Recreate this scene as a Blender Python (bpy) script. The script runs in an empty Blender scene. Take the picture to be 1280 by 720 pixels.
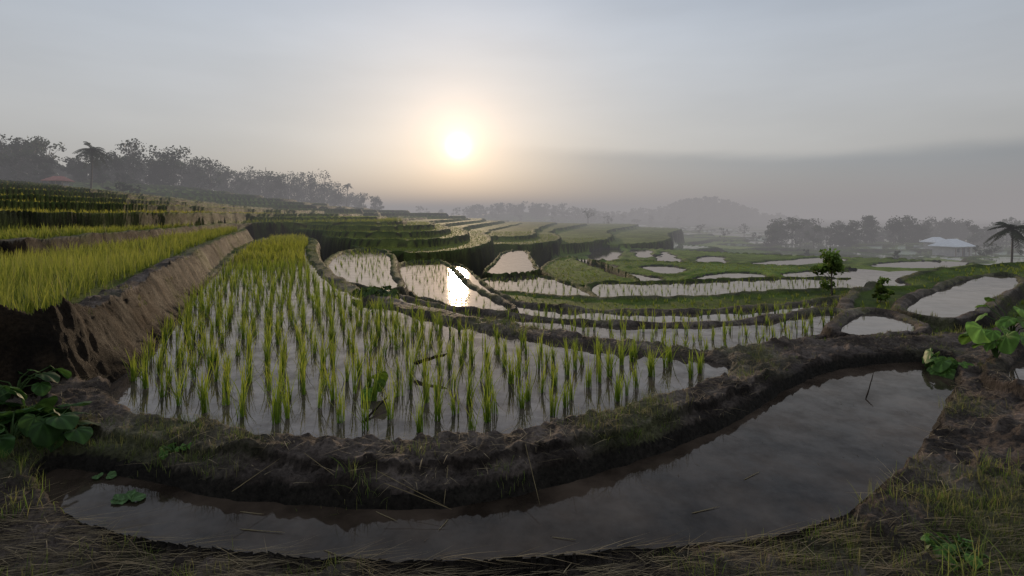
import bpy, math, random, time
import numpy as np
from mathutils import Vector
t0=time.time()
random.seed(7); rng=np.random.default_rng(11)
scene=bpy.context.scene
CAMZ=2.0; F=640.0; V0=268.0
# ---------------------------------------------------------------- survey helpers (return WORLD points)
def P(u,v,z):
    y=F*(CAMZ-z)/(v-V0); return ((u-640)/F*y,y)
def Q(u,d): return ((u-640)/F*d,d)
def PP(z,pts): return [P(u,v,z) for u,v in pts]
def QQ(pts): return [Q(u,d) for u,d in pts]
# ---------------------------------------------------------------- noise
TB=rng.random((256,256))
def vn(x,y):
    xi=np.floor(x).astype(np.int64); yi=np.floor(y).astype(np.int64)
    fx=x-xi; fy=y-yi; fx=fx*fx*(3-2*fx); fy=fy*fy*(3-2*fy)
    a=TB[xi%256,yi%256]; b=TB[(xi+1)%256,yi%256]; c=TB[xi%256,(yi+1)%256]; d=TB[(xi+1)%256,(yi+1)%256]
    return (a*(1-fx)+b*fx)*(1-fy)+(c*(1-fx)+d*fx)*fy-0.5
def fbm(x,y,o=4,s=1.0):
    r=0;a=1.0;x=x*s;y=y*s
    for i in range(o):
        r=r+a*vn(x+i*17.3,y+i*9.1); a*=.5; x=x*2.03; y=y*2.03
    return r
def sstep(a,b,x):
    t=np.clip((x-a)/(b-a),0,1); return t*t*(3-2*t)
def chaikin(p,n=2):
    p=np.array(p,float)
    for _ in range(n):
        q=np.roll(p,-1,0); p=np.stack([p*.75+q*.25,p*.25+q*.75],1).reshape(-1,2)
    return p
def sdist(px,py,poly):
    md=np.full(px.shape,1e18); ins=np.zeros(px.shape,bool)
    n=len(poly)
    for i in range(n):
        ax,ay=poly[i]; bx,by=poly[(i+1)%n]
        ex,ey=bx-ax,by-ay; l=ex*ex+ey*ey
        if l<1e-12: continue
        wx=px-ax; wy=py-ay
        t=np.clip((wx*ex+wy*ey)/l,0,1)
        dx=wx-t*ex; dy=wy-t*ey
        np.minimum(md,dx*dx+dy*dy,out=md)
        if abs(ey)>1e-12:
            c=((ay<=py)!=(by<=py)); xi=ax+wy*(ex/ey); ins^=(c&(px<xi))
    d=np.sqrt(md); return np.where(ins,-d,d)
# ---------------------------------------------------------------- terraces
TR=[]
def terr(name,z,pts,kind,bw=.35,bh=.10,sl=2.5,it=2,col=None):
    TR.append(dict(name=name,z=z,poly=chaikin(pts,it),kind=kind,bw=bw,bh=bh,sl=sl,col=col))
POND=chaikin(PP(-.15,[(62,580),(150,592),(260,615),(400,634),(520,633),(640,616),(760,586),(860,551),(940,512),(990,480),(1050,459),(1120,452),(1192,450),(1198,475),(1185,515),(1165,555),(1135,598),(1085,645),(1000,685),(880,706),(700,714),(520,717),(360,714),(230,704),(140,688),(80,658),(46,615)]),3)
terr('near',0.0,[(-30,-1),(30,-1),(30,9),(11,9.6),(8.6,8.8),(7.6,8.1),(5.6,8.0),(4.2,7.9),(3.2,7.2),(0,6),(-3,6),(-6,7),(-30,7)],'land',bw=.2,bh=.06,sl=1.2)
FIELD=PP(0,[(132,492),(165,450),(192,415),(225,380),(272,340),(305,310),(345,296),(392,298),(380,318),(398,348),(440,372),(520,396),(620,417),(700,430),(800,443),(890,452),(918,458),(900,472),(850,490),(780,511),(700,531),(600,548),(500,554),(400,551),(300,541),(200,522),(140,503)])
terr('field1',0.0,FIELD,'rice',bw=.50,bh=.08,sl=3.0,it=3)
terr('T1',.70,[(-30,3.4),(-12,4.4),(-8,5.0)]+PP(.85,[(0,402),(60,387),(130,357),(200,326),(245,305),(285,291)])+QQ([(305,42),(300,60),(0,60),(-300,60)]),'crop',bw=.3,bh=.1,sl=1.35,col=(.14,.16,.035))
terr('T2',1.2,QQ([(-500,10),(-200,12),(0,14),(100,18),(200,26),(270,40),(330,50),(400,51),(460,50),(498,52),(508,60),(485,75),(520,100),(545,150),(300,160),(-500,160)]),'crop',bw=.3,bh=.08,col=(.16,.17,.035))
def hillT(nm,z,d0,pts,c,kind='crop'):
    terr(nm,z,QQ([(-500,d0*.66),(-200,d0*.84),(0,d0)]+pts+[(-500,160)]),kind,sl=4,bh=.06,bw=.25,col=c)
hillT('T3',2.05,20,[(120,24.5),(240,34),(300,50),(380,64),(430,70),(445,85),(455,120),(430,160)],(.15,.155,.03))
terr('T3b',1.65,QQ([(290,48),(360,56),(420,59),(462,62),(478,72),(480,100),(300,150)]),'green',sl=4,bh=.06,col=(.13,.15,.03))
hillT('T4b',2.6,24.5,[(125,29.5),(240,41),(320,62),(380,80),(410,100),(405,140),(380,170)],(.14,.14,.03))
hillT('T4',3.1,29,[(130,35.5),(238,49),(310,76),(350,100),(360,130),(340,170)],(.14,.14,.03))
hillT('T5',3.7,34,[(130,42),(230,59),(285,90),(300,115),(290,160)],(.14,.14,.03))
hillT('T6',4.4,40,[(120,50),(210,70),(255,105),(250,150)],(.13,.13,.03),'green')
hillT('T7',5.1,48,[(105,60),(180,84),(210,120),(190,150)],(.13,.13,.03),'green')
hillT('T8',6.0,58,[(95,74),(150,104),(150,140)],(.11,.11,.03),'green')
terr('Mb',.5,QQ([(330,60),(375,49),(430,42),(500,41),(545,44),(562,54),(545,72),(590,110),(610,150),(400,160)]),'green',sl=5,col=(.16,.17,.03))
terr('Mb3',.9,QQ([(350,62),(400,47),(450,46),(505,46),(535,50),(540,60),(530,80),(570,112),(590,150),(400,160)]),'green',sl=5,col=(.15,.16,.03))
terr('Mb2',.1,QQ([(380,60),(415,40),(470,37),(530,37),(572,42),(585,54),(570,72),(610,112),(630,150),(400,160)]),'green',sl=5,col=(.15,.17,.03))
terr('Mc',-.4,QQ([(420,50),(455,33),(520,31),(575,34),(604,40),(612,50),(600,72),(640,112),(655,160),(420,160)]),'green',sl=5,col=(.15,.17,.03))
terr('Md',-.95,QQ([(500,60),(600,50),(650,49),(688,54),(702,68),(680,90),(715,130),(740,180),(500,180)]),'green',sl=5,col=(.13,.15,.03))
terr('Md2',-.55,QQ([(560,75),(600,60),(640,57),(668,62),(665,80),(680,120),(700,180),(560,180)]),'green',sl=5,col=(.14,.15,.03))
terr('Me',-1.5,QQ([(560,80),(640,58),(700,58),(745,66),(770,82),(750,108),(790,150),(800,200),(560,200)]),'green',sl=5,col=(.13,.16,.03))
terr('Mf',-2.1,QQ([(640,90),(720,68),(800,70),(840,84),(830,110),(860,160),(640,200)]),'green',sl=5,col=(.13,.16,.03))
terr('P1',-.35,PP(-.35,[(408,328),(428,315),(465,311),(490,320),(487,342),(502,363),(462,362),(420,348)]),'rice2',bw=.25)
terr('P2',-.75,PP(-.75,[(492,338),(515,326),(552,326),(572,345),(600,368),(650,391),(600,390),(540,378),(503,362)]),'rice2',bw=.2)
terr('P2b',-.95,PP(-.95,[(556,335),(572,329),(590,345),(612,362),(650,382),(690,394),(640,392),(598,375),(575,356)]),'water',bw=.12)
terr('P3',-1.2,PP(-1.2,[(604,343),(618,330),(628,317),(640,313),(658,314),(662,324),(674,338),(648,342)]),'water',bw=.2)
terr('P3b',-.95,PP(-.95,[(566,319),(585,299),(606,296),(612,303),(596,314),(585,322)]),'water',bw=.3)
terr('P4',-1.35,PP(-1.35,[(598,352),(640,345),(685,347),(735,364),(745,380),(690,384),(640,378),(606,366)]),'rice2',bw=.25)
terr('P5',-1.75,PP(-1.75,[(676,335),(700,322),(740,324),(790,345),(800,360),(740,360),(690,348)]),'green',bw=.25,col=(.12,.17,.03))
terr('F2',-.45,PP(-.45,[(470,364),(520,380),(600,394),(700,404),(800,409),(900,408),(980,400),(1035,389),(1060,393),(1045,412),(1000,430),(900,447),(700,442),(560,425),(460,395)]),'rice',bw=.2)
terr('F3',-.8,PP(-.8,[(560,370),(620,379),(700,388),(800,393),(900,391),(1000,383),(1055,374),(1075,382),(1050,402),(900,416),(700,414),(560,392)]),'rice',bw=.22)
terr('F4',-1.1,PP(-1.1,[(620,364),(700,373),(780,376),(880,373),(980,367),(1080,362),(1105,370),(1060,388),(900,400),(700,398),(620,380)]),'green',bw=.28,col=(.12,.16,.03))
terr('F5',-1.4,PP(-1.4,[(740,353),(790,355),(860,353),(940,349),(1040,348),(1105,352),(1090,372),(900,382),(740,378)]),'rice2',bw=.3)
terr('F6',-2.0,PP(-2.0,[(690,335),(760,325),(850,328),(950,331),(1080,337),(1120,346),(1090,358),(900,364),(700,358)]),'green',bw=.4,col=(.14,.20,.035))
terr('F7',-2.6,PP(-2.6,[(690,318),(760,309),(850,313),(960,319),(1060,322),(1180,326),(1240,336),(1100,350),(700,345)]),'green',bw=.4,col=(.15,.20,.04))
terr('RA',-.5,PP(-.5,[(1060,372),(1130,350),(1240,330),(1400,330),(1500,420),(1190,420),(1080,420)]),'green',bw=.3,col=(.11,.15,.03))
terr('RP1',-.3,PP(-.3,[(1045,417),(1060,399),(1090,389),(1122,398),(1150,412),(1120,420),(1080,423)]),'water',bw=.22)
terr('RP2',-.28,PP(-.28,[(1120,386),(1175,362),(1225,346),(1262,343),(1275,352),(1240,376),(1205,398),(1160,400)]),'water',bw=.22)
terr('RW',.01,PP(0,[(1262,442),(1258,492),(1400,530),(1600,440),(1400,425)]),'water',bw=.2)
POOLS=[] # carved pools on the lower plateaus
def pool(z,pts): POOLS.append((z,chaikin(PP(z,pts),2)))
pool(-2.0,[(715,325),(748,325),(775,337),(832,349),(842,355),(790,355),(748,345)])
pool(-2.0,[(795,334),(830,332),(870,338),(850,344),(820,343)])
pool(-2.0,[(860,347),(905,340),(955,342),(950,350),(885,353)])
pool(-2.0,[(965,345),(1020,338),(1070,336),(1110,340),(1117,349),(1040,352)])
pool(-2.6,[(735,314),(765,307),(782,316),(765,328),(738,328)])
pool(-2.6,[(824,315),(838,315),(846,328),(868,340),(846,342),(824,330)])
pool(-2.6,[(930,330),(985,324),(1040,321),(1065,325),(1010,331),(955,334)])
pool(-2.6,[(868,322),(898,320),(908,328),(880,331)])
pool(-2.6,[(1080,331),(1150,326),(1215,328),(1200,334),(1110,336)])
pool(-2.6,[(785,312),(812,312),(818,320),(800,324)])
pool(-.5,[(1070,354),(1120,341),(1165,339),(1150,348),(1110,359)])
def base(X,Y):
    t=X/np.maximum(Y,1)
    A=np.interp(t,[-1.4,-1,-.62,-.3,-.06,.15,.5],[10.5,9.2,7.4,3.9,0,-4.3,-6.6])
    B=np.interp(Y,[0,12,20,45,100],[-1,-1.4,-2.2,-3.5,-5])
    w=sstep(35,115,Y)
    Z=B*(1-w)+A*w
    Z=Z*(1-sstep(180,420,Y)*.8)+(-6)*sstep(180,420,Y)*.8
    Z=Z+7*np.exp(-((X-8)/60)**2-((Y-350)/35)**2)+5*np.exp(-((X-80)/35)**2-((Y-400)/35)**2)
    Z=Z+17*np.exp(-((X-165)/44)**2-((Y-430)/30)**2)+8*np.exp(-((X-95)/65)**2-((Y-470)/40)**2)
    far=sstep(300,380,Y)
    Zs=Z+fbm(X,Y,3,1/28.)*2.0*sstep(30,70,Y)
    st=.75; q=Zs/st; k=np.floor(q); fr=q-k
    Ht=st*(k-1+sstep(0,.14,fr))+.14*(sstep(.1,.16,fr)-sstep(.24,.3,fr))
    H=np.where(far>0,Ht*(1-far)+Z*far+fbm(X,Y,4,1/9.)*3*far,Ht)
    return H,k,fr
def evalz(X,Y,colors=False):
    X=np.asarray(X,float);Y=np.asarray(Y,float)
    H,k,fr=base(X,Y); B=H.copy()
    tid=np.full(X.shape,-1); zone=np.where(fr<.14,2,np.where(fr<.3,1,0))  #0 floor 1 bund 2 wall
    w1=fbm(X,Y,3,1.3); w2=fbm(X,Y,2,.25)
    wob=w1*.07+w2*np.clip((Y-8)*.014,0,.8)
    for ti in sorted(range(len(TR)),key=lambda i:TR[i]['z']):
        T=TR[ti]; p=T['poly']; m=4.0
        idx=np.nonzero((X>p[:,0].min()-m)&(X<p[:,0].max()+m)&(Y>p[:,1].min()-m)&(Y<p[:,1].max()+m))[0]
        if len(idx)==0: continue
        s=sdist(X[idx],Y[idx],p)+wob[idx]
        z=T['z']; bw=T['bw']*(1+.5*w2[idx]); zb=z+T['bh']
        fl=z-.07 if T['kind'] in('rice','water','rice2') else z
        ins=s<bw
        hin=fl+(zb-fl)*sstep(-.12,.12,s)
        e=s-bw
        hout=zb-T['sl']*np.maximum(e,0)*(0.75+.5*sstep(0,.3,e))
        h=np.where(ins,hin,hout)
        cur=H[idx]
        use=np.where(ins,~(B[idx]>z+.4),h>cur)
        H[idx]=np.where(use,h,cur)
        zz=np.where(s<0,0,np.where(ins,1,2))
        zone[idx]=np.where(use,zz,zone[idx])
        tid[idx]=np.where(use,np.where(s<bw,ti,-2-ti),tid[idx])
    for (z,p) in POOLS:
        idx=np.nonzero((X>p[:,0].min()-1)&(X<p[:,0].max()+1)&(Y>p[:,1].min()-1)&(Y<p[:,1].max()+1))[0]
        if len(idx)==0: continue
        s=sdist(X[idx],Y[idx],p)+w2[idx]*1.0+w1[idx]*.3
        c=H[idx]; ok=c<z+.35
        H[idx]=np.where(ok&(s<.2),c+(z-.1-c)*sstep(.2,-.2,s),c)
        H[idx]+=np.where(ok,.1*np.exp(-((s-.6)/.35)**2),0)
        zone[idx]=np.where(ok&(s<.2),3,zone[idx])
    idx=np.nonzero((Y<10)&(np.abs(X)<9))[0]
    sp=np.full(X.shape,9.)
    if len(idx):
        s=sdist(X[idx],Y[idx],POND)+w1[idx]*.07+fbm(X[idx],Y[idx],3,6)*.03; sp[idx]=s
        c=H[idx]; H[idx]=np.where(s<.1,c+(-.30-c)*sstep(.06,-.14,s),c)
        zone[idx]=np.where(s<.02,4,zone[idx])
    nr=sstep(14,6,Y)
    dry=(zone!=0)&(zone!=4)&(zone!=3)|((tid==0)&(zone!=4))
    lb=sstep(-3.6,-5.6,X+ (Y-4.2)*.35)*sstep(7.5,5.5,Y)*sstep(0,.5,sp)
    rb=sstep(0,1.0,sp)*sstep(2.4,4.4,X)*sstep(8.2,6.5,Y)
    add=np.where((zone!=0)|(tid==0),lb*.30+rb*(.06+.12*sstep(0,1.5,sp)),0)
    low=-.09*sstep(3.6,3.1,Y)*(np.abs(X)<4)
    H=H+np.where(tid==2,0,add)*(zone!=4)+np.where((tid==0)&(zone!=4),low,0)
    rough=fbm(X,Y,5,2.2)*.075+ (np.abs(fbm(X+40,Y,5,5.0)))*.10-.025+np.maximum(fbm(X+9,Y+3,3,9.0)-.2,0)*.09
    H=H+np.where(dry,rough,rough*.15)*nr*np.where(zone==4,.3,1)
    wallr=(zone==2)&(tid==-4)
    H=H+np.where(wallr,fbm(X,Y,5,1.3)*.13,0)*sstep(24,10,Y)
    H=H+np.where(zone>=1,fbm(X,Y,3,1.2)*.12,0)*(1-nr)*sstep(200,60,Y)
    if colors: return H,tid,zone,k,fr,sp
    return H
def Z1(x,y): return float(evalz(np.array([x]),np.array([y]))[0])
# ---------------------------------------------------------------- terrain grid
ys=[2.0]
while ys[-1]<15: ys.append(ys[-1]*1.0048)
while ys[-1]<950: ys.append(ys[-1]*1.0092)
ys=np.array(ys); NC=1000
ts=np.linspace(-1.4,1.4,NC)
Yg,Tg=np.meshgrid(ys,ts,indexing='ij'); Xg=Tg*(Yg+1.0)
X=Xg.ravel();Y=Yg.ravel()
H,tid,zone,k,fr,sp=evalz(X,Y,True)
print('eval',time.time()-t0,len(X))
def mixc(a,b,f): return a*(1-f[:,None])+b*f[:,None]
n1=fbm(X,Y,4,.9);n2=fbm(X+50,Y+9,3,.12);n3=fbm(X,Y+77,4,3.5)
mud=mixc(np.array([[.075,.057,.046]]),np.array([[.25,.195,.16]]),np.clip(.45+n3*1.1+n1*.5,0,1))
grass=mixc(np.array([[.05,.075,.018]]),np.array([[.12,.14,.035]]),np.clip(.5+n1*.9,0,1))
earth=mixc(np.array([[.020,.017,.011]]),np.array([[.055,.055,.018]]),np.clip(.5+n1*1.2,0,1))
cell=np.floor((X+fbm(X,Y,2,1/30.)*30)/22).astype(int)
hs=TB[(k.astype(int)*7)%256,cell%256]; hs2=TB[(k.astype(int)*13+5)%256,(cell+90)%256]
crop=mixc(np.array([[.07,.11,.025]]),np.array([[.20,.25,.05]]),hs2)
C=crop.copy()
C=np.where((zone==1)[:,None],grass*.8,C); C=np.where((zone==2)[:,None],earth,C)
wet=np.where((zone==0)&(tid==-1)&(hs>.42)&(X/Y>.03)&(Y>45)&(Y<320)&(fr>.34),1.0,0.0)
for i,T in enumerate(TR):
    mk=(tid==i)&(zone==0)
    if T['col'] is not None: C[mk]=np.array(T['col'])*(.85+n1[mk]*.5+n2[mk]*.4)[:,None]
    if T['kind'] in('rice','water','rice2'): C[mk]=(.05,.042,.035)
nearf=sstep(26,11,Y)
bm=(zone==1)|(zone==2)
gcov=np.clip(.15+n1*1.6,0,1)*.45
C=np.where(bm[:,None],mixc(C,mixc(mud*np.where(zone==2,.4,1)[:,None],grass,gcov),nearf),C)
nl=(tid==0)&(zone!=4)
C=np.where(nl[:,None],mixc(mud*.9,grass*.8,np.clip(n1*1.4-.05,0,.6)),C)
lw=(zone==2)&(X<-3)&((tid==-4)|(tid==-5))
C=np.where(lw[:,None],mixc(mixc(np.array([[.014,.010,.007]]),np.array([[.055,.036,.021]]),np.clip(.4+n3*1.3+n1*.8,0,1)),grass*.5,np.clip(n1*1.6-.1,0,.6)),C)  # left bank walls coloured darker so their sun-facing slope looks unlit
damp=np.exp(-np.clip(sp,0,9)/.14)*.5
C=C*(1-np.where(zone==4,0,damp))[:,None]
C=np.where((zone==4)[:,None],np.array([[.03,.025,.02]]),C)
C=np.where((zone==3)[:,None],np.array([[.05,.045,.04]]),C)
fh=sstep(300,350,Y); C=mixc(C,np.array([[.03,.04,.025]]),fh)
C=np.clip(C,0.005,1)

def build(name,V,Fq,C=None,mats=[],mi=None,smooth=False,wet=None):
    me=bpy.data.meshes.new(name)
    V=np.asarray(V,np.float32);Fq=np.asarray(Fq,np.int32)
    nf,kk=Fq.shape
    me.vertices.add(len(V));me.vertices.foreach_set('co',V.ravel())
    me.loops.add(nf*kk);me.loops.foreach_set('vertex_index',Fq.ravel())
    me.polygons.add(nf);me.polygons.foreach_set('loop_start',np.arange(nf,dtype=np.int32)*kk)
    me.polygons.foreach_set('loop_total',np.full(nf,kk,np.int32))
    if smooth: me.polygons.foreach_set('use_smooth',np.ones(nf,bool))
    if C is not None:
        a=me.color_attributes.new('Col','FLOAT_COLOR','POINT')
        cc=np.ones((len(V),4),np.float32);cc[:,:3]=C;a.data.foreach_set('color',cc.ravel())
    if wet is not None:
        a=me.attributes.new('wet','FLOAT','POINT');a.data.foreach_set('value',wet.astype(np.float32))
    for m in mats: me.materials.append(m)
    if mi is not None: me.polygons.foreach_set('material_index',np.asarray(mi,np.int32))
    me.update(calc_edges=True)
    ob=bpy.data.objects.new(name,me);scene.collection.objects.link(ob);return ob
# ---------------------------------------------------------------- materials
def newmat(name):
    m=bpy.data.materials.new(name);m.use_nodes=True;nt=m.node_tree;nt.nodes.clear()
    o=nt.nodes.new('ShaderNodeOutputMaterial');return m,nt,o
def N(nt,t,**kw):
    n=nt.nodes.new(t)
    for a,b in kw.items():
        if a.startswith('i_'): n.inputs[a[2:].replace('_',' ')].default_value=b
        else: setattr(n,a,b)
    return n
def L(nt,a,b): nt.links.new(a,b)
def watermat(name,mudc1,mudc2,ior,rough,bump,scale,pat=1.5,tint=(1,.95,.92),film=.35):
    m,nt,o=newmat(name)
    geo=N(nt,'ShaderNodeNewGeometry')
    nz=N(nt,'ShaderNodeTexNoise',i_Scale=pat,i_Detail=6.0,i_Roughness=.65);L(nt,geo.outputs['Position'],nz.inputs['Vector'])
    rp=N(nt,'ShaderNodeValToRGB');rp.color_ramp.elements[0].position=.35;rp.color_ramp.elements[1].position=.68
    rp.color_ramp.elements[0].color=(*mudc1,1);rp.color_ramp.elements[1].color=(*mudc2,1);L(nt,nz.outputs['Fac'],rp.inputs['Fac'])
    df=N(nt,'ShaderNodeBsdfDiffuse');L(nt,rp.outputs[0],df.inputs['Color'])
    gl=N(nt,'ShaderNodeBsdfGlossy');gl.inputs['Roughness'].default_value=rough;gl.inputs['Color'].default_value=(*tint,1)
    nb=N(nt,'ShaderNodeTexNoise',i_Scale=scale,i_Detail=3.0);L(nt,geo.outputs['Position'],nb.inputs['Vector'])
    bp=N(nt,'ShaderNodeBump',i_Strength=bump,i_Distance=.02);L(nt,nb.outputs['Fac'],bp.inputs['Height'])
    L(nt,bp.outputs[0],gl.inputs['Normal'])
    fr_=N(nt,'ShaderNodeFresnel',i_IOR=ior)
    nf=N(nt,'ShaderNodeTexNoise',i_Scale=2.3,i_Detail=7.0,i_Roughness=.75);L(nt,geo.outputs['Position'],nf.inputs['Vector'])
    mr=N(nt,'ShaderNodeMapRange');mr.inputs['From Min'].default_value=.40;mr.inputs['From Max'].default_value=.62;mr.inputs['To Min'].default_value=1.0;mr.inputs['To Max'].default_value=1-film;L(nt,nf.outputs['Fac'],mr.inputs['Value'])
    mm=N(nt,'ShaderNodeMath',operation='MULTIPLY');L(nt,fr_.outputs[0],mm.inputs[0]);L(nt,mr.outputs[0],mm.inputs[1])
    mx=N(nt,'ShaderNodeMixShader');L(nt,mm.outputs[0],mx.inputs[0]);L(nt,df.outputs[0],mx.inputs[1]);L(nt,gl.outputs[0],mx.inputs[2])
    L(nt,mx.outputs[0],o.inputs['Surface']);return m
M_water=watermat('paddy_water',(.035,.027,.021),(.10,.078,.062),1.75,.03,.14,3.0,film=.45)
M_far=watermat('paddy_water_far',(.05,.042,.036),(.10,.08,.065),2.5,.04,.3,2.0,film=.12)
M_pond=watermat('muddy_water',(.020,.014,.010),(.085,.060,.043),1.29,.05,.10,2.5,1.4,(1,.95,.9),.4)
M_ter,nt,o=newmat('terrain_soil_and_grass')
at=N(nt,'ShaderNodeAttribute',attribute_name='Col');aw=N(nt,'ShaderNodeAttribute',attribute_name='wet')
geo=N(nt,'ShaderNodeNewGeometry')
nA=N(nt,'ShaderNodeTexNoise',i_Scale=24.0,i_Detail=7.0,i_Roughness=.75);L(nt,geo.outputs['Position'],nA.inputs['Vector'])
nB=N(nt,'ShaderNodeTexNoise',i_Scale=1.7,i_Detail=5.0,i_Roughness=.7);L(nt,geo.outputs['Position'],nB.inputs['Vector'])
mr=N(nt,'ShaderNodeMapRange');mr.inputs['From Min'].default_value=.3;mr.inputs['From Max'].default_value=.7;mr.inputs['To Min'].default_value=.3;mr.inputs['To Max'].default_value=1.7
L(nt,nA.outputs['Fac'],mr.inputs['Value'])
mr2=N(nt,'ShaderNodeMapRange');mr2.inputs['From Min'].default_value=.3;mr2.inputs['From Max'].default_value=.7;mr2.inputs['To Min'].default_value=.65;mr2.inputs['To Max'].default_value=1.35
L(nt,nB.outputs['Fac'],mr2.inputs['Value'])
mu=N(nt,'ShaderNodeMath',operation='MULTIPLY');L(nt,mr.outputs[0],mu.inputs[0]);L(nt,mr2.outputs[0],mu.inputs[1])
vm=N(nt,'ShaderNodeVectorMath',operation='SCALE');L(nt,at.outputs['Color'],vm.inputs[0]);L(nt,mu.outputs[0],vm.inputs['Scale'])
pr=N(nt,'ShaderNodeBsdfPrincipled');L(nt,vm.outputs[0],pr.inputs['Base Color']);pr.inputs['Specular IOR Level'].default_value=.06
mr3=N(nt,'ShaderNodeMapRange');mr3.inputs['To Min'].default_value=.5;mr3.inputs['To Max'].default_value=1.0;L(nt,nB.outputs['Fac'],mr3.inputs['Value']);L(nt,mr3.outputs[0],pr.inputs['Roughness'])
bp=N(nt,'ShaderNodeBump',i_Strength=1.0,i_Distance=.07);L(nt,nA.outputs['Fac'],bp.inputs['Height']);L(nt,bp.outputs[0],pr.inputs['Normal'])
gl=N(nt,'ShaderNodeBsdfGlossy');gl.inputs['Roughness'].default_value=.05;gl.inputs['Color'].default_value=(.9,.9,.9,1)
fz=N(nt,'ShaderNodeFresnel',i_IOR=2.2);m1=N(nt,'ShaderNodeMath',operation='MULTIPLY');L(nt,fz.outputs[0],m1.inputs[0]);L(nt,aw.outputs['Fac'],m1.inputs[1])
mx=N(nt,'ShaderNodeMixShader');L(nt,m1.outputs[0],mx.inputs[0]);L(nt,pr.outputs[0],mx.inputs[1]);L(nt,gl.outputs[0],mx.inputs[2]);L(nt,mx.outputs[0],o.inputs['Surface'])
def foliage(name,trans=.45,rough=.5,spec=.3):
    m,nt,o=newmat(name)
    at=N(nt,'ShaderNodeAttribute',attribute_name='Col')
    pr=N(nt,'ShaderNodeBsdfPrincipled');L(nt,at.outputs['Color'],pr.inputs['Base Color']);pr.inputs['Roughness'].default_value=rough;pr.inputs['Specular IOR Level'].default_value=spec
    tr=N(nt,'ShaderNodeBsdfTranslucent');L(nt,at.outputs['Color'],tr.inputs['Color'])
    mx=N(nt,'ShaderNodeMixShader');mx.inputs[0].default_value=trans;L(nt,pr.outputs[0],mx.inputs[1]);L(nt,tr.outputs[0],mx.inputs[2]);L(nt,mx.outputs[0],o.inputs['Surface']);return m
M_rice=foliage('rice_leaf',.5,.6,.1);M_leaf=foliage('tree_foliage',.3,.6,.05);M_broad=foliage('broad_leaf',.35,.5,.15);M_straw=foliage('dry_straw',.3,.8,.05)
def plain(name,c,rough=.8,var=.3,sc=4.0):
    m,nt,o=newmat(name);geo=N(nt,'ShaderNodeNewGeometry')
    nz=N(nt,'ShaderNodeTexNoise',i_Scale=sc,i_Detail=6.0);L(nt,geo.outputs['Position'],nz.inputs['Vector'])
    rp=N(nt,'ShaderNodeValToRGB');rp.color_ramp.elements[0].position=.3;rp.color_ramp.elements[1].position=.7
    rp.color_ramp.elements[0].color=(*[x*(1-var) for x in c],1);rp.color_ramp.elements[1].color=(*[min(1,x*(1+var)) for x in c],1)
    L(nt,nz.outputs['Fac'],rp.inputs['Fac']);pr=N(nt,'ShaderNodeBsdfPrincipled');L(nt,rp.outputs[0],pr.inputs['Base Color']);pr.inputs['Roughness'].default_value=rough
    L(nt,pr.outputs[0],o.inputs['Surface']);return m
M_bark=plain('bark',(.09,.07,.055),.9,.4,6.0)
NR=len(ys)
ii=np.arange(NR-1)[:,None]*NC+np.arange(NC-1)[None,:];ii=ii.ravel()
Fq=np.stack([ii,ii+1,ii+NC+1,ii+NC],1)
build('terraced_hillside_terrain',np.stack([X,Y,H],1),Fq,C,[M_ter],smooth=True,wet=wet)
S=8000
gp=build('ground',[(-S,-S,-12),(S,-S,-12),(S,S,-12),(-S,S,-12)],[(0,1,2,3)],np.array([[.05,.06,.03]]*4),[M_ter],wet=np.zeros(4))
def sheet(name,poly,z,mat,off=.28):
    p=poly; a=np.roll(p,1,0);b=np.roll(p,-1,0);tg=b-a;tg/=np.maximum(np.linalg.norm(tg,axis=1,keepdims=True),1e-9)
    area=.5*np.sum(p[:,0]*np.roll(p[:,1],-1)-np.roll(p[:,0],-1)*p[:,1])
    nrm=np.stack([tg[:,1],-tg[:,0]],1)*(1 if area>0 else -1)
    q=p+nrm*off
    me=bpy.data.meshes.new(name);me.from_pydata([(x,y,z) for x,y in q],[],[list(range(len(q)))]);me.materials.append(mat)
    me.update()
    if me.polygons[0].normal.z<0: me.flip_normals()
    ob=bpy.data.objects.new(name,me);scene.collection.objects.link(ob)
for T in TR:
    if T['kind'] in('rice','water','rice2'): sheet('paddy_water',T['poly'],T['z'],M_water if T['poly'][:,1].min()<9 else M_far,.18 if T['bw']<.21 else .22+ .002*T['poly'][:,1].max())
for z,p in POOLS: sheet('paddy_water',p,z-.02,M_far,.6)
sheet('pond_water',POND,-.15,M_pond,.14)
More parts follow.
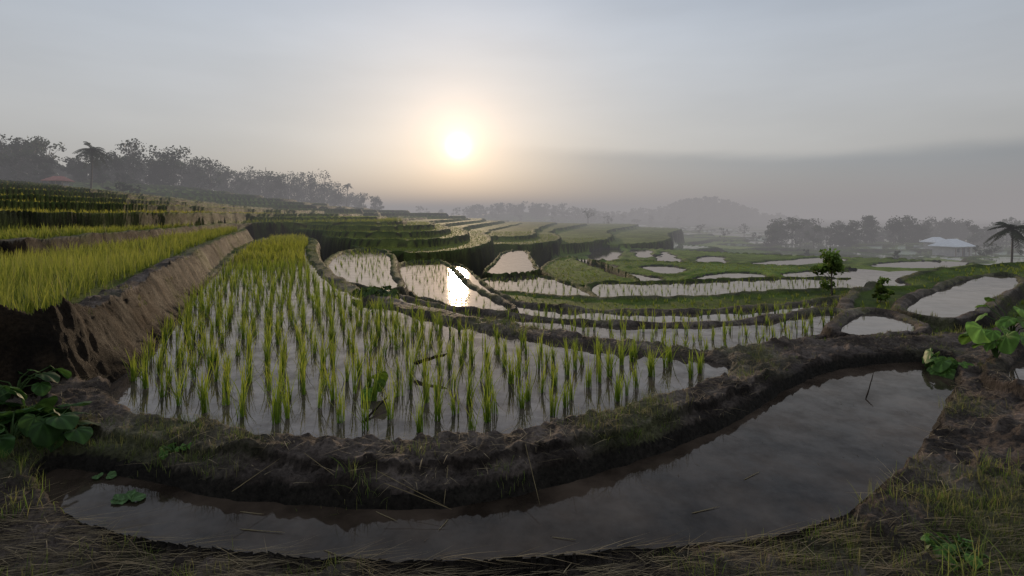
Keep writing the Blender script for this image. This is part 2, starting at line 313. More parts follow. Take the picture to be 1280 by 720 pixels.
# ---------------------------------------------------------------- blades
class Acc:
    def __init__(s): s.V=[];s.F=[];s.C=[];s.n=0;s.M=[]
    def add(s,V,Fc,C,mi=0):
        s.V.append(V);s.F.append(Fc+s.n);s.C.append(C);s.n+=len(V);s.M.append(np.full(len(Fc),mi))
    def build(s,name,mats): return build(name,np.concatenate(s.V),np.concatenate(s.F),np.concatenate(s.C),mats,np.concatenate(s.M))
def blades(acc,base,az,lean,h,w,seg,cb,ct,rise=None,mi=0):
    n=len(base);t=np.linspace(0,1,seg+1)[None,:]
    if rise is None: rise=np.ones(n)
    hx=(h*lean)[:,None]*(t**1.9*.8+.2*t); vz=(h*rise)[:,None]*(t-.3*np.clip(lean,0,1.3)[:,None]*t**2.5)
    cx=base[:,0,None]+np.cos(az)[:,None]*hx; cy=base[:,1,None]+np.sin(az)[:,None]*hx; cz=base[:,2,None]+vz
    pa=az+np.pi/2+rng.normal(0,.5,n); ww=w[:,None]*np.maximum((1-t)**.6,.08)*(.6+.4*np.minimum(1,t*4))
    px=np.cos(pa)[:,None]*ww*.5;py=np.sin(pa)[:,None]*ww*.5
    V=np.empty((n,seg+1,2,3));V[:,:,0,0]=cx-px;V[:,:,0,1]=cy-py;V[:,:,1,0]=cx+px;V[:,:,1,1]=cy+py;V[:,:,:,2]=cz[:,:,None]
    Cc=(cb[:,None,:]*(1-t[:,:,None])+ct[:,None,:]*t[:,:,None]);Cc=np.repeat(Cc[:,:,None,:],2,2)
    b=(np.arange(n)*(seg+1)*2)[:,None]+np.arange(seg)[None,:]*2
    Fc=np.stack([b,b+1,b+3,b+2],-1).reshape(-1,4)
    acc.add(V.reshape(-1,3),Fc,Cc.reshape(-1,3),mi)
def scatter_rice(acc,ti,sp_,hgt,cb,ct,nb,seg,ymin=0,ymax=1e9,wscale=1,jit=.12,rot=.5,spread=.35,drop=.03,rowf=1.0):
    T=TR[ti];p=T['poly'];x0,y0=p.min(0);x1,y1=p.max(0)
    y0=max(y0,ymin);y1=min(y1,ymax)
    x0=max(x0,-1.35*(y1+1))
    if y1<=y0:return
    R=math.hypot(x1-x0,y1-y0)/2;cx,cy=(x0+x1)/2,(y0+y1)/2
    A,Bb=np.meshgrid(np.arange(-R,R,sp_),np.arange(-R,R,sp_*rowf))
    A=A.ravel()+rng.normal(0,jit*sp_,A.size);Bb=Bb.ravel()+rng.normal(0,jit*sp_,Bb.size)
    Bb=Bb+.25*np.sin(A*.35)
    x=cx+A*math.cos(rot)-Bb*math.sin(rot);y=cy+A*math.sin(rot)+Bb*math.cos(rot)
    k=(x>x0)&(x<x1)&(y>y0)&(y<y1)&(np.abs(x)<1.3*(y+1));x=x[k];y=y[k]
    if len(x)==0:return
    Hh,td,zn,_,_,_=evalz(x,y,True);k=(td==ti)&(zn==0)&(rng.random(len(x))>drop);x=x[k];y=y[k]
    s=sdist(x,y,p);k=s<-.15;x=x[k];y=y[k]
    n=len(x)
    if n==0:return
    z=np.full(n,T['z']-.03)
    size=rng.normal(1,.14,n)*(1+.35*fbm(x,y,2,.4)); tint=np.clip(rng.normal(.5,.25,n)+fbm(x,y,2,.3)*.9,0,1)
    nbp=np.maximum(2,(nb*rng.uniform(.55,1.35,n)).astype(int)); ux=rng.normal(0,.07,n);uy=rng.normal(0,.07,n)
    rp=np.repeat(np.arange(n),nbp);m=len(rp)
    bs=np.stack([x[rp]+rng.normal(0,.016,m),y[rp]+rng.normal(0,.016,m),z[rp]],1)
    az=rng.random(m)*2*np.pi;ln=np.abs(rng.normal(0,spread,m))*.9;ln=np.minimum(ln,.95)
    vx=np.cos(az)*ln+ux[rp];vy=np.sin(az)*ln+uy[rp];az=np.arctan2(vy,vx);ln=np.hypot(vx,vy)
    h=hgt*size[rp]*rng.uniform(.5,1.08,m);w=np.full(m,.011*wscale)*rng.uniform(.7,1.3,m)
    yl=np.clip(tint[rp,None]*1.3-.3,0,1)
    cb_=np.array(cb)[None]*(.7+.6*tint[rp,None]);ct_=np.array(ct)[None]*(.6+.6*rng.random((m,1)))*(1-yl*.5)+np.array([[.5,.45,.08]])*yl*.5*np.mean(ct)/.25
    dead=rng.random(m)<.06;ct_[dead]=(.30,.24,.09)
    blades(acc,bs,az,ln,h,w,seg,cb_,ct_)
idx={T['name']:i for i,T in enumerate(TR)}
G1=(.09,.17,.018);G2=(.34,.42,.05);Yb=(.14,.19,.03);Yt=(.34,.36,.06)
a=Acc()
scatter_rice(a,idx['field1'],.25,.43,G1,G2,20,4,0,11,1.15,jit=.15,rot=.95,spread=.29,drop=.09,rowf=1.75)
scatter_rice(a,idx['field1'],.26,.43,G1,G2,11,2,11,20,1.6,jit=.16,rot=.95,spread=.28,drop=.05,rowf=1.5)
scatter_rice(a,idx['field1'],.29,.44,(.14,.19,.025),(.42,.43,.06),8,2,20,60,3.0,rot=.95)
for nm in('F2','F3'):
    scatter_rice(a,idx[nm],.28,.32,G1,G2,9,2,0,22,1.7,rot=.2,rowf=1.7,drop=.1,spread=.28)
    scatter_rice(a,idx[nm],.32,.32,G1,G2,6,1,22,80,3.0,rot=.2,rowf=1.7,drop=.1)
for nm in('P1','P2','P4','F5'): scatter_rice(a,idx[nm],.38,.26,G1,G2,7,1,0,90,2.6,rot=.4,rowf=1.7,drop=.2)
a.build('rice_plants',[M_rice])
a=Acc()
scatter_rice(a,idx['T1'],.17,.48,Yb,Yt,8,3,0,15,1.2,jit=.35,rot=.3,spread=.3)
scatter_rice(a,idx['T1'],.24,.48,Yb,Yt,7,2,15,40,2.6,jit=.35,rot=.3)
scatter_rice(a,idx['T2'],.26,.38,Yb,Yt,6,2,9,40,3.2,jit=.4)
scatter_rice(a,idx['T2'],.5,.38,Yb,Yt,6,1,40,90,7,jit=.4)
scatter_rice(a,idx['T3'],.4,.26,(.25,.24,.04),(.46,.43,.07),6,1,13,60,6,jit=.4)
scatter_rice(a,idx['T4b'],.5,.22,(.22,.22,.04),(.42,.40,.07),5,1,15,60,6,jit=.4)
for nm in('T4','T5'): scatter_rice(a,idx[nm],.6,.22,(.22,.22,.04),(.42,.40,.07),5,1,18,75,8,jit=.4)
for nm in('T6','T7'): scatter_rice(a,idx[nm],.8,.20,(.18,.18,.04),(.34,.32,.06),5,1,25,90,10,jit=.4)
a.build('rice_crop',[M_rice])
a=Acc()
for nm in('T3b','Mb','Mb2','Mb3','Mc','Md','Md2','Me','F4','P5','F6','RA'):
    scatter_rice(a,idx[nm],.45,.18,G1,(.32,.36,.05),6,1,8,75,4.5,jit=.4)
a.build('terrace_grass',[M_rice])
print('rice',time.time()-t0)
def tufts(acc,n,ylo,yhi,hgt,w,nb,seg,thr,tm=1.25,walls=True):
    y=ylo*(yhi/ylo)**rng.random(n);x=rng.uniform(-tm,tm,n)*(y+.5)
    Hh,td,zn,_,_,s=evalz(x,y,True)
    k=((zn==1)|((zn==2)&walls)|(td==0))&(zn!=4)&(zn!=3)&(fbm(x,y,3,.9)+rng.normal(0,.12,n)>thr)&((td!=-4)|(rng.random(n)<.35))&~((zn==2)&(x<-6)&(td!=-4))
    x,y,Hh=x[k],y[k],Hh[k];n=len(x);rp=np.repeat(np.arange(n),nb);m=len(rp)
    bs=np.stack([x[rp]+rng.normal(0,.03,m),y[rp]+rng.normal(0,.03,m),Hh[rp]-.01],1)
    sz=rng.uniform(.4,1.3,n)
    tint=rng.random(n)[rp,None]
    cb=np.array([[.05,.09,.015]])*(1-tint)+np.array([[.11,.10,.04]])*tint;ct=np.array([[.17,.25,.03]])*(1-tint)+np.array([[.34,.29,.13]])*tint
    blades(acc,bs,rng.random(m)*6.28,np.abs(rng.normal(.3,.5,m)),hgt*sz[rp]*rng.uniform(.5,1.1,m),np.full(m,w),seg,cb,ct)
    print('tufts',n)
a=Acc()
tufts(a,16000,2.8,9,.11,.0045,6,3,.18)
tufts(a,16000,8,30,.12,.011,6,2,.05)
tufts(a,18000,25,90,.14,.045,4,1,-.1,walls=False)
a.build('bank_grass',[M_rice])
a=Acc()
def straw(xf,yf,ln,wd,dirang,ds,br=1.0):
    x,y=xf,yf;z=evalz(x,y)
    m=len(x);az=dirang+rng.normal(0,ds,m)
    c=np.array([[.26,.20,.12]])*rng.uniform(.3,1.3,(m,1))*br
    blades(a,np.stack([x,y,z+.012],1),az,np.full(m,1.0),ln*rng.uniform(.3,1.3,m),np.full(m,wd)*rng.uniform(.6,1.4,m),3,c,c*.9,rise=rng.uniform(0,.16,m))
n=4500;x=rng.uniform(-4.2,4.2,n);y=rng.uniform(2.6,3.25,n)+.02*x*x
s=sdist(x,y,POND);k=s>-.05;straw(x[k],y[k],.35,.005,0,.3,1.2)
n=20000;x=rng.uniform(-6,8,n);y=rng.uniform(3,9,n);_,td,zn,_,_,s=evalz(x,y,True);k=((zn==1)|(td==0))&(zn!=4)&(zn!=0)&(y<8.5);k=k|((td==0)&(zn!=4)&(rng.random(n)<.6));k&=fbm(x,y,3,1.2)>-.15;straw(x[k],y[k],.20,.005,0,3,1.7)
a.build('dry_straw',[M_straw])
# ---------------------------------------------------------------- trees
def tube(acc,pts,rad,c,mi,sides=7):
    pts=[Vector(p) for p in pts];V=[];n=len(pts)
    for i,p in enumerate(pts):
        d=(pts[min(i+1,n-1)]-pts[max(i-1,0)]).normalized();u=d.cross(Vector((.3,1,.1))).normalized();v=d.cross(u)
        for k in range(sides):
            an=k/sides*6.2832;V.append(p+(u*math.cos(an)+v*math.sin(an))*rad[i])
    Fc=[(i*sides+k,i*sides+(k+1)%sides,(i+1)*sides+(k+1)%sides,(i+1)*sides+k) for i in range(n-1) for k in range(sides)]
    acc.add(np.array([tuple(v) for v in V]),np.array(Fc),np.tile(np.array(c),(len(V),1)),mi)
def leafquads(acc,cent,size,c,mi):
    n=len(cent);d=rng.normal(size=(n,3));d/=np.linalg.norm(d,axis=1,keepdims=True)
    e=np.cross(d,rng.normal(size=(n,3)));e/=np.linalg.norm(e,axis=1,keepdims=True)
    sz=size*rng.uniform(.6,1.3,(n,1));a_=d*sz*.5;b_=e*sz*.3
    V=np.stack([cent-a_,cent+b_,cent+a_,cent-b_],1).reshape(-1,3)
    acc.add(V,np.arange(n*4).reshape(-1,4),np.repeat(c,4,0),mi)
def tree(acc,x,y,z,h,nl=400,ls=.4,wid=.33,low=.3,col=(.04,.055,.025),top=1.0):
    lx,ly=rng.normal(0,.04*h,2)
    tp=(x+lx,y+ly,z+h*.8)
    tube(acc,[(x,y,z-.3),(x+lx*.3,y+ly*.3,z+h*.35),tp],[h*.022,h*.016,h*.005],(.05,.04,.03),1,6)
    nc=rng.integers(8,14);cs=[]
    for i in range(nc):
        fz=low+(1-low)*rng.random()**.8*.9
        rr=wid*h*(1.05-abs(fz-.55))*rng.uniform(.1,.9);an=rng.random()*6.28
        c=np.array([x+lx*fz+math.cos(an)*rr,y+ly*fz+math.sin(an)*rr,z+h*fz]);cs.append(c)
        tube(acc,[(x+lx*fz*.6,y+ly*fz*.6,z+h*fz*.6),tuple(c)],[h*.009,h*.003],(.05,.04,.03),1,4)
    for c in cs:
        m=nl//nc;r=h*rng.uniform(.09,.19);d=rng.normal(size=(m,3));d/=np.linalg.norm(d,axis=1,keepdims=True)
        rad=r*rng.random((m,1))**.4;p=c+d*rad*np.array([1.15,1.15,.8])
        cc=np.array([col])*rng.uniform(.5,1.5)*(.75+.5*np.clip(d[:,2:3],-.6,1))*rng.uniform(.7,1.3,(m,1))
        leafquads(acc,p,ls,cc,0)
def mass(name,items,**kw):
    a=Acc()
    xs=np.array([i[0] for i in items]);yy=np.array([i[1] for i in items]);zz=evalz(xs,yy)
    for (x,y,h),z in zip(items,zz): tree(a,x,y,z,h,**kw)
    a.build(name,[M_leaf,M_bark])
it=[]
for i in range(250):
    u=-180+(i%125)*5.2+rng.normal(0,5);d=np.interp(u,[-100,100,250,350,460],[92,100,125,155,200])*rng.uniform(.97,1.2)+(8 if i>=125 else 0)
    hh=np.interp(u,[-100,0,60,90,135,160,200,300,400,450],[10,10.5,8.5,6,6.5,9,9.5,10.5,12,7])*rng.uniform(.55,1.15)
    if 60<u<90: d=d+10;hh*=.8
    x,y=Q(u,d);it.append((x,y,hh))
mass('distant_forest_trees',it,nl=420,ls=.6,low=.04,wid=.38)
it=[]
for i in range(95):
    u=958+i*3.3+rng.normal(0,4);d=150*rng.uniform(.92,1.15)
    if 1165<u<1215: d=165
    x,y=Q(u,d);it.append((x,y,rng.uniform(4.5,8.5)))
mass('distant_tree_row',it,nl=420,ls=.6,wid=.36,low=.0)
it=[]
for i in range(120):
    u=rng.normal(660,62);d=348+rng.normal(0,14);x,y=Q(u,d);it.append((x,y,rng.uniform(4,9)))
for i in range(260):
    u=rng.normal(885,60);d=422+rng.normal(0,16);x,y=Q(u,d);it.append((x,y,rng.uniform(3,6)))
mass('hill_forest',it,nl=130,ls=1.2,wid=.5,low=.0)
it=[]
for u,d,h in[(135,88,2.2),(150,86,2.6),(165,87,2.4),(172,90,2),(905,170,4),(930,180,5),(945,165,3),(875,190,4),(1225,100,3),(1240,98,3.5),(1010,110,2),(1120,95,2),(735,190,6),(760,200,7)]:
    x,y=Q(u,d);it.append((x,y,h))
mass('shrub_row',it,nl=260,ls=.35,wid=.5,low=.1)
def palm(name,x,y,h,fl=2.2,nf=20):
    a=Acc();z=Z1(x,y);pts=[];rad=[]
    for i in range(9):
        t=i/8;pts.append((x+.04*h*math.sin(t*1.7),y,z-.2+h*t));rad.append(h*.022*(1-.45*t))
    tube(a,pts,rad,(.05,.04,.03),1,9);top=Vector(pts[-1])
    for f in range(nf):
        an=f*2.399+rng.normal(0,.1);el=rng.uniform(-.6,1.25);L_=fl*rng.uniform(.75,1.1);sp_=[]
        for k in range(11):
            t=k/10;r=L_*(math.cos(el)*t+ .08*t);zz=L_*(math.sin(el)*t-(.45+.2*math.cos(el))*t*t)
            sp_.append(top+Vector((math.cos(an)*r,math.sin(an)*r,zz)))
        tube(a,sp_,[.03*(1-.8*k/10) for k in range(11)],(.04,.05,.025),0,4)
        sd=Vector((-math.sin(an),math.cos(an),0));V=[];Fc=[]
        for k in range(1,26):
            t=k/26;i=min(int(t*10),9);p=sp_[i].lerp(sp_[i+1],t*10-i);dr=(sp_[i+1]-sp_[i]).normalized()
            ll=fl*.26*math.sin(math.pi*(.12+.83*t))
            for s in(-1,1):
                e=p+sd*s*ll*.8+dr*ll*.5+Vector((0,0,-ll*rng.uniform(.2,.5)));n=len(V)
                V+=[p-dr*.045,p+dr*.045,e+dr*.03,e-dr*.02];Fc.append((n,n+1,n+2,n+3))
        c=np.array([.035,.045,.022])*rng.uniform(.7,1.3)
        a.add(np.array([tuple(v) for v in V]),np.array(Fc),np.tile(c,(len(V),1)),0)
    a.build(name,[M_leaf,M_bark])
x,y=Q(113,78);palm('palm_tree',x,y,7.0,2.6,22)
x,y=Q(1263,50);palm('palm_tree',x,y,5.3,2.1,24)
x,y=Q(433,180);palm('palm_tree',x,y,8,2.2,14)
# ---------------------------------------------------------------- houses
def box(vs,fs,c,s,mi,M):
    n=len(vs);x,y,z=c;a,b,h=s
    for dz in(0,h):
        for dx,dy in((-a,-b),(a,-b),(a,b),(-a,b)): vs.append((x+dx,y+dy,z+dz))
    for f in((0,3,2,1),(4,5,6,7),(0,1,5,4),(1,2,6,5),(2,3,7,6),(3,0,4,7)): fs.append(tuple(n+i for i in f));M.append(mi)
def pydata(name,vs,fs,M,mats,parent=None):
    me=bpy.data.meshes.new(name);me.from_pydata(vs,[],fs)
    for m in mats: me.materials.append(m)
    if M: me.polygons.foreach_set('material_index',M)
    me.update();ob=bpy.data.objects.new(name,me);scene.collection.objects.link(ob)
    if parent: ob.parent=parent
    return ob
M_wall=plain('plaster',(.42,.40,.37),.9,.15,1.5);M_roofw=plain('pale_metal_roof',(.75,.76,.78),.45,.1,2.0);M_roofr=plain('rust_roof',(.30,.10,.07),.7,.3,2.0);M_dark=plain('window_dark',(.03,.035,.04),.3,.2,2.0);M_wood=plain('timber',(.16,.11,.07),.8,.3,5.0)
def house(name,x,y,w,dp,h,rh,rmat,rot):
    z=Z1(x,y)-.1
    e=bpy.data.objects.new(name,None);scene.collection.objects.link(e)
    vs,fs,M=[],[],[];box(vs,fs,(0,0,0),(w/2,dp/2,h),0,M);pydata('walls',vs,fs,[],[M_wall],e)
    ov=.6;r=w/2+ov;q=dp/2+ov;zt=h-.15
    vs=[(-r,-q,zt),(r,-q,zt),(r,q,zt),(-r,q,zt),(-r*.45,0,zt+rh),(r*.45,0,zt+rh)]
    vs+=[(a_,b_,c_-.12) for a_,b_,c_ in vs]
    fs=[(0,1,5,4),(1,2,5),(2,3,4,5),(3,0,4),(6,10,11,7),(7,11,8),(8,11,10,9),(9,10,6),(0,6,7,1),(1,7,8,2),(2,8,9,3),(3,9,6,0)]
    pydata('roof',vs,fs,[],[rmat],e)
    for k in(-.3,0,.3):
        vs,fs,M=[],[],[]
        if k==0: box(vs,fs,(0,-dp/2-.03,.05),(.45,.04,min(2.0,h-.3)),0,M)
        else: box(vs,fs,(k*w,-dp/2-.03,h*.4),(.4,.04,h*.35),0,M)
        pydata('door' if k==0 else 'window',vs,fs,[],[M_dark],e)
    for k in(-1,-.33,.33,1):
        vs,fs,M=[],[],[];box(vs,fs,(k*(r-.15),-q+.12,0),(.07,.07,zt-.02),0,M);pydata('porch_post',vs,fs,[],[M_wood],e)
    e.location=(x,y,z);e.rotation_euler=(0,0,rot)
x,y=Q(1190,118);house('farm_house',x,y,6.2,4.5,2.4,1.6,M_roofw,.35)
x,y=Q(1170,128);house('farm_house',x,y,3.5,3.5,2.0,1.2,M_roofw,.1)
x,y=Q(73,86);house('small_hut',x,y,2.0,2.0,1.9,.8,M_roofr,.2)
# ---------------------------------------------------------------- broad leaved plants
def heart(acc,c,az,tilt,size,col,droop=.5,ell=1.0):
    nr_,na=6,28;V=[];fwd=Vector((math.cos(az)*math.cos(tilt),math.sin(az)*math.cos(tilt),math.sin(tilt)));side=Vector((-math.sin(az),math.cos(az),0))
    up=side.cross(fwd)*-1
    if up.z<0: up=-up
    rl=rng.normal(0,.35);side=(side*math.cos(rl)+up*math.sin(rl)).normalized()
    ph=rng.random()*6
    for i in range(nr_+1):
        rr=i/nr_
        for k in range(na):
            th=-math.pi+2*math.pi*k/na
            R=.62+.38*math.cos(th)*.9+.06*abs(math.sin(th))**.5; R=R*(1-.45*math.exp(-((abs(th)-math.pi)/.28)**2)); R=max(R,.16)+.12*math.exp(-(th/.25)**2)
            px=R*math.cos(th)*rr+.12*rr;py=R*math.sin(th)*rr*1.05*ell
            zz=.25*abs(py)-droop*(px*px*.8+py*py*.7)+.045*math.sin(7*th+ph)*rr
            V.append(Vector(c)+(fwd*px+side*py+up*zz)*size)
    Fc=[(i*na+k,i*na+(k+1)%na,(i+1)*na+(k+1)%na,(i+1)*na+k) for i in range(nr_) for k in range(na)]
    C=[]
    for i in range(nr_+1):
        for k in range(na):
            v=(1.0+(.6 if k%4==2 else -.15))*rng.uniform(.8,1.15);C.append([q*v for q in col])
    acc.add(np.array([tuple(v) for v in V]),np.array(Fc),np.array(C),0)
def taro(name,x,y,n,size,h,col,spread=.5,azr=(0,6.28)):
    a=Acc();z=Z1(x,y)
    for i in range(n):
        az=rng.uniform(*azr);r=spread*rng.uniform(.2,1);hh=h*rng.uniform(.4,1.15)
        tx,ty,tz=x+math.cos(az)*r,y+math.sin(az)*r,z+hh
        tube(a,[(x,y,z-.02),(x+math.cos(az)*r*.35,y+math.sin(az)*r*.35,z+hh*.7),(tx,ty,tz)],[.010,.007,.004],(.08,.13,.04),0,6)
        c=np.array(col)*rng.uniform(.6,1.4)
        heart(a,(tx,ty,tz),az+rng.normal(0,.4),rng.uniform(-.8,.1),size*rng.uniform(.5,1.15),c)
    ob=a.build(name,[M_broad]);ob.data.polygons.foreach_set('use_smooth',np.ones(len(ob.data.polygons),bool));return ob
for u,v,n,s in((15,530,14,.23),(62,525,12,.17),(-35,520,10,.25),(20,490,12,.15)):
    x,y=P(u,v,.2);taro('taro_plant',x,y,n,s,.22,(.042,.09,.02),.32)
x,y=P(1183,440,.12);taro('taro_plant',x,y,16,.17,.32,(.09,.17,.035),.34)
x,y=P(1245,440,.2);taro('taro_plant',x,y,10,.18,.36,(.12,.22,.04),.25)
x,y=P(1265,425,.2);taro('taro_plant',x,y,10,.15,.55,(.12,.22,.04),.35)
x,y=P(1195,660,.1);taro('small_weed_plant',x,y,26,.05,.08,(.10,.19,.04),.16)
x,y=P(218,552,.1);taro('small_weed_plant',x,y,14,.04,.06,(.10,.19,.04),.12)
x,y=P(472,372,0);taro('creeping_weed',x,y,26,.16,.14,(.05,.08,.02),.5)
x,y=P(500,372,0);taro('creeping_weed',x,y,18,.15,.12,(.05,.08,.02),.4)
x,y=P(465,495,0);taro('water_weed_plant',x,y,4,.12,.30,(.14,.24,.03),.1)
a=Acc();x,y=P(1040,366,-1.0);tree(a,x,y,Z1(x,y),1.75,nl=900,ls=.17,wid=.32,low=.12,col=(.12,.18,.035));a.build('shrub',[M_leaf,M_bark])
a=Acc();x,y=P(1100,378,-.5);tree(a,x,y,Z1(x,y),.7,nl=400,ls=.12,wid=.6,low=.1,col=(.10,.15,.03));a.build('shrub',[M_leaf,M_bark])
def stick(name,p0,p1,r,c=(.03,.022,.016)):
    a=Acc();p0=Vector(p0);p1=Vector(p1);pts=[];rr=[]
    for i in range(9):
        t=i/8;q=p0.lerp(p1,t)+Vector(rng.normal(0,r*.18,3));pts.append(q);rr.append(r*(1-.4*t)*rng.uniform(.8,1.15))
    rr[0]*=.6;rr[-1]*=.3
    tube(a,pts,rr,c,0,8);return a.build(name,[M_straw])
x,y=P(517,466,0);stick('fallen_branch',(x,y,.12),(x+.42,y+.06,.22),.028)
x,y=P(455,527,0);stick('fallen_branch',(x,y,.0),(x+.12,y+.5,.08),.014)
x,y=P(1082,500,-.15);stick('pond_reflection_stick',(x,y,-.16),(x+.34,y+.35,.06),.008)  # solid stick drawn in place of a faint slanting reflection
for(u,v,u2,v2)in[(300,662,357,667),(405,688,440,702),(470,640,497,653),(560,650,548,664),(865,642,900,634),(690,672,720,676),(300,640,330,644),(930,600,950,590)]:
    x,y=P(u,v,-.15);x2,y2=P(u2,v2,-.15);stick('floating_straw',(x,y,-.147),(x2,y2,-.143),.003,(.32,.25,.14))
for(u,v,u2,v2)in[(470,570,560,603),(655,550,675,600),(480,585,565,605),(290,595,350,565),(560,565,555,600),(380,560,440,590)]:
    x,y=P(u,v,.13);x2,y2=P(u2,v2,.10);z1=Z1(x,y);z2=Z1(x2,y2);stick('straw_stalk',(x,y,max(z1,.0)+.02),(x2,y2,max(z2,-.1)+.02),.0025,(.30,.23,.12))
a=Acc()
for(u,v,s)in[(155,622,.10),(165,628,.08),(148,628,.07),(122,597,.05),(135,598,.05)]:
    x,y=P(u,v,-.15);heart(a,(x,y,-.13),rng.random()*6,0,s,(.09,.16,.05),.12)
a.build('floating_leaf',[M_broad])
a=Acc();n=500;x=rng.uniform(-4,7,n);y=rng.uniform(3,7.6,n);s=sdist(x,y,POND);k=(s<-.08)&(rng.random(n)<np.exp(s*1.2)*.9);x=x[k];y=y[k];m=len(x)
c=np.array([[.14,.10,.06]])*rng.uniform(.4,1.6,(m,1));blades(a,np.stack([x,y,np.full(m,-.146)],1),rng.random(m)*6.28,np.full(m,1.),rng.uniform(.015,.07,m),rng.uniform(.003,.009,m),1,c,c,rise=np.full(m,.01));a.build('floating_chaff',[M_straw])
a=Acc()
for(u,v,z,n,h,w)in[(440,590,.1,60,.16,.005),(1215,665,.2,40,.30,.007),(1190,690,.2,60,.18,.006),(1100,625,0,26,.16,.005),(140,660,-.1,14,.15,.005),(1235,560,.2,50,.14,.006),(20,600,.2,50,.16,.006),(15,690,.2,60,.2,.006),(300,545,.1,40,.11,.005),(930,465,.1,40,.11,.005),(760,520,.1,40,.10,.005),(1160,600,.1,40,.12,.005),(520,560,.1,50,.11,.005),(640,575,.1,40,.10,.005),(200,560,.1,40,.12,.005)]:
    x,y=P(u,v,z);xx=x+rng.normal(0,.1,n);yy=y+rng.normal(0,.05,n);zz=evalz(xx,yy)
    ti=rng.random((n,1));c1=np.array([[.07,.13,.02]])*(1-ti)+np.array([[.16,.15,.05]])*ti;c2=np.array([[.2,.32,.05]])*(1-ti)+np.array([[.38,.33,.12]])*ti
    blades(a,np.stack([xx,yy,zz-.01],1),rng.random(n)*6.28,np.abs(rng.normal(.4,.5,n)),h*rng.uniform(.5,1.1,n),np.full(n,w),4,c1,c2)
a.build('wild_grass',[M_rice])
# ---------------------------------------------------------------- world
SUN=Vector((573-640,F,V0-183)).normalized()
el=math.asin(SUN.z);azm=math.atan2(SUN.x,SUN.y)
w=bpy.data.worlds.new('World');scene.world=w;w.use_nodes=True;nt=w.node_tree;nt.nodes.clear()
o=nt.nodes.new('ShaderNodeOutputWorld')
sky=N(nt,'ShaderNodeTexSky',sky_type='NISHITA',sun_disc=False);sky.sun_elevation=el;sky.sun_rotation=azm;sky.dust_density=.5
b1=N(nt,'ShaderNodeBackground');b1.inputs['Strength'].default_value=.02;L(nt,sky.outputs[0],b1.inputs['Color'])
tc=N(nt,'ShaderNodeTexCoord');nm=N(nt,'ShaderNodeVectorMath',operation='NORMALIZE');L(nt,tc.outputs['Generated'],nm.inputs[0])
sx=N(nt,'ShaderNodeSeparateXYZ');L(nt,nm.outputs[0],sx.inputs[0])
def M(op,a,b=None,c=None,cl=False):
    n=N(nt,'ShaderNodeMath',operation=op);n.use_clamp=cl
    for i,v in enumerate((a,b,c)):
        if v is None: continue
        if isinstance(v,(int,float)): n.inputs[i].default_value=v
        else: L(nt,v,n.inputs[i])
    return n.outputs[0]
def mixv(f,a,b,mode='MIX'):
    n=N(nt,'ShaderNodeMix',data_type='RGBA',blend_type=mode)
    for s,v in((0,f),(6,a),(7,b)):
        if isinstance(v,(int,float)): n.inputs[s].default_value=v
        elif isinstance(v,tuple): n.inputs[s].default_value=(*v,1)
        else: L(nt,v,n.inputs[s])
    return n.outputs[2]
rp=N(nt,'ShaderNodeValToRGB');L(nt,sx.outputs['Z'],rp.inputs[0]);cr=rp.color_ramp
cr.elements[0].position=0;cr.elements[0].color=(.35,.34,.345,1);cr.elements[1].position=1;cr.elements[1].color=(.36,.41,.49,1)
for p_,c_ in((.06,(.385,.37,.375)),(.15,(.44,.435,.445)),(.28,(.43,.455,.50)),(.42,(.34,.39,.475))):
    e=cr.elements.new(p_);e.color=(*c_,1)
mp=N(nt,'ShaderNodeMapping');mp.inputs['Scale'].default_value=(1.2,1.2,5);L(nt,nm.outputs[0],mp.inputs[0])
nz=N(nt,'ShaderNodeTexNoise',i_Scale=1.6,i_Detail=5.0,i_Roughness=.5);L(nt,mp.outputs[0],nz.inputs['Vector'])
nzv=M('SUBTRACT',nz.outputs['Fac'],.5)
thr=M('ADD',M('MULTIPLY',sx.outputs['X'],-.045),.130);zz=M('ADD',sx.outputs['Z'],M('MULTIPLY',nzv,.05))
bank=N(nt,'ShaderNodeMapRange',interpolation_type='SMOOTHSTEP');L(nt,M('SUBTRACT',thr,zz),bank.inputs['Value']);bank.inputs['From Min'].default_value=-.010;bank.inputs['From Max'].default_value=.018
rs=N(nt,'ShaderNodeMapRange',interpolation_type='SMOOTHSTEP');L(nt,sx.outputs['X'],rs.inputs['Value']);rs.inputs['From Min'].default_value=-.10;rs.inputs['From Max'].default_value=.20
bankf=M('MULTIPLY',M('MULTIPLY',bank.outputs[0],rs.outputs[0]),.95)
col=mixv(bankf,rp.outputs[0],(.195,.215,.265))
dk=M('ADD',M('MULTIPLY',nzv,.5),1.0)
cx=N(nt,'ShaderNodeCombineXYZ')
for i in range(3): L(nt,dk,cx.inputs[i])
col=mixv(1.0,col,cx.outputs[0],'MULTIPLY')
dp=N(nt,'ShaderNodeVectorMath',operation='DOT_PRODUCT');L(nt,nm.outputs[0],dp.inputs[0]);dp.inputs[1].default_value=SUN
dd=M('MAXIMUM',dp.outputs['Value'],0.0)
def glow(pw,s,c): 
    v=M('MULTIPLY',M('POWER',dd,pw),s);n=N(nt,'ShaderNodeVectorMath',operation='SCALE');n.inputs[0].default_value=c;L(nt,v,n.inputs['Scale']);return n.outputs[0]
tot=col
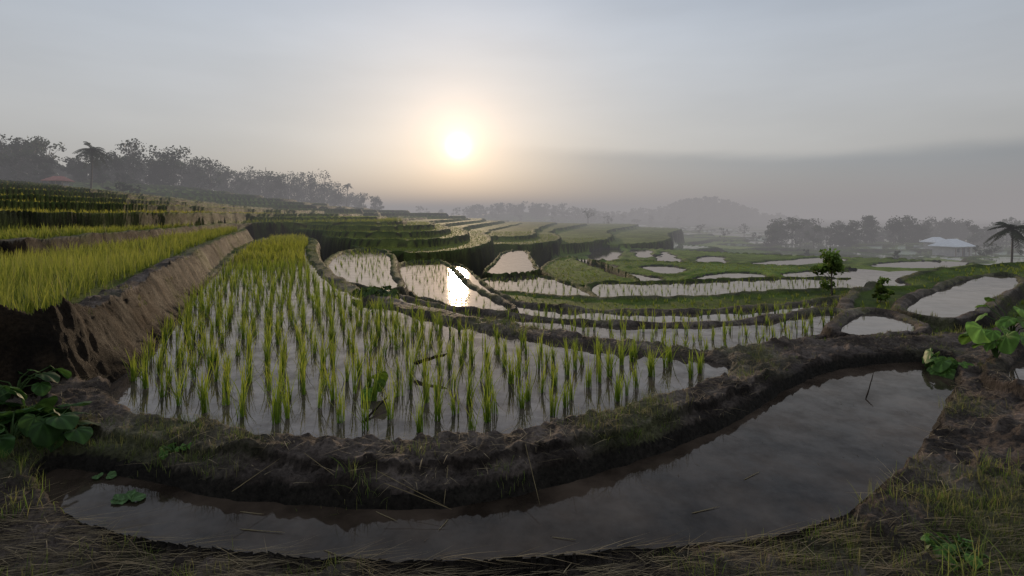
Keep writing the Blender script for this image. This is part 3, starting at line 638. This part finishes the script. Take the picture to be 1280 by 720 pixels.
for g in(glow(5,.12,(1,.94,.88)),glow(35,.22,(1,.76,.58)),glow(300,.42,(1,.60,.32)),glow(1500,.55,(1,.74,.46)),glow(8500,3.5,(1,.9,.7))):
    n=N(nt,'ShaderNodeVectorMath',operation='ADD');L(nt,tot,n.inputs[0]);L(nt,g,n.inputs[1]);tot=n.outputs[0]
b2=N(nt,'ShaderNodeBackground');L(nt,tot,b2.inputs['Color']);b2.inputs['Strength'].default_value=.95
ad=N(nt,'ShaderNodeAddShader');L(nt,b1.outputs[0],ad.inputs[0]);L(nt,b2.outputs[0],ad.inputs[1]);L(nt,ad.outputs[0],o.inputs['Surface'])
sl=bpy.data.lights.new('sun','SUN');sl.energy=3.4;sl.angle=math.radians(2.0);sl.color=(1,.74,.48)
so=bpy.data.objects.new('sun',sl);scene.collection.objects.link(so);so.rotation_mode='QUATERNION';so.rotation_quaternion=SUN.to_track_quat('Z','Y')
# mist: homogeneous absorption, with scattered daylight put in as emission
def mistmat(name,sig,E):
    m,nt,o=newmat(name)
    ab=N(nt,'ShaderNodeVolumeAbsorption');ab.inputs['Color'].default_value=(0,0,0,1);ab.inputs['Density'].default_value=sig
    em=N(nt,'ShaderNodeEmission');em.inputs['Color'].default_value=(*E,1);em.inputs['Strength'].default_value=sig
    ad=N(nt,'ShaderNodeAddShader');L(nt,ab.outputs[0],ad.inputs[0]);L(nt,em.outputs[0],ad.inputs[1]);L(nt,ad.outputs[0],o.inputs['Volume']);return m
def mist(y0,y1,zt,sig,E):
    vs,fs,MM=[],[],[];box(vs,fs,(0,(y0+y1)/2,-20),(2200+y0,(y1-y0)/2,20+zt),0,MM);pydata('mist',vs,fs,[],[mistmat('mist',sig,E)])
mist(32,2600,19,.0037,(.29,.282,.292))
mist(108,2601,14,.0012,(.38,.33,.305))  # warmer emission colour stands in for sunlit haze
# camera
cam=bpy.data.cameras.new('camera');cam.lens=18;cam.sensor_width=36;cam.shift_y=-(360-V0)/1280;cam.clip_start=.05;cam.clip_end=20000
co=bpy.data.objects.new('camera',cam);scene.collection.objects.link(co);co.location=(0,0,CAMZ);co.rotation_euler=(math.pi/2,0,0);scene.camera=co
scene.view_settings.view_transform='Standard';scene.view_settings.look='None';scene.view_settings.exposure=0
print('done',time.time()-t0)
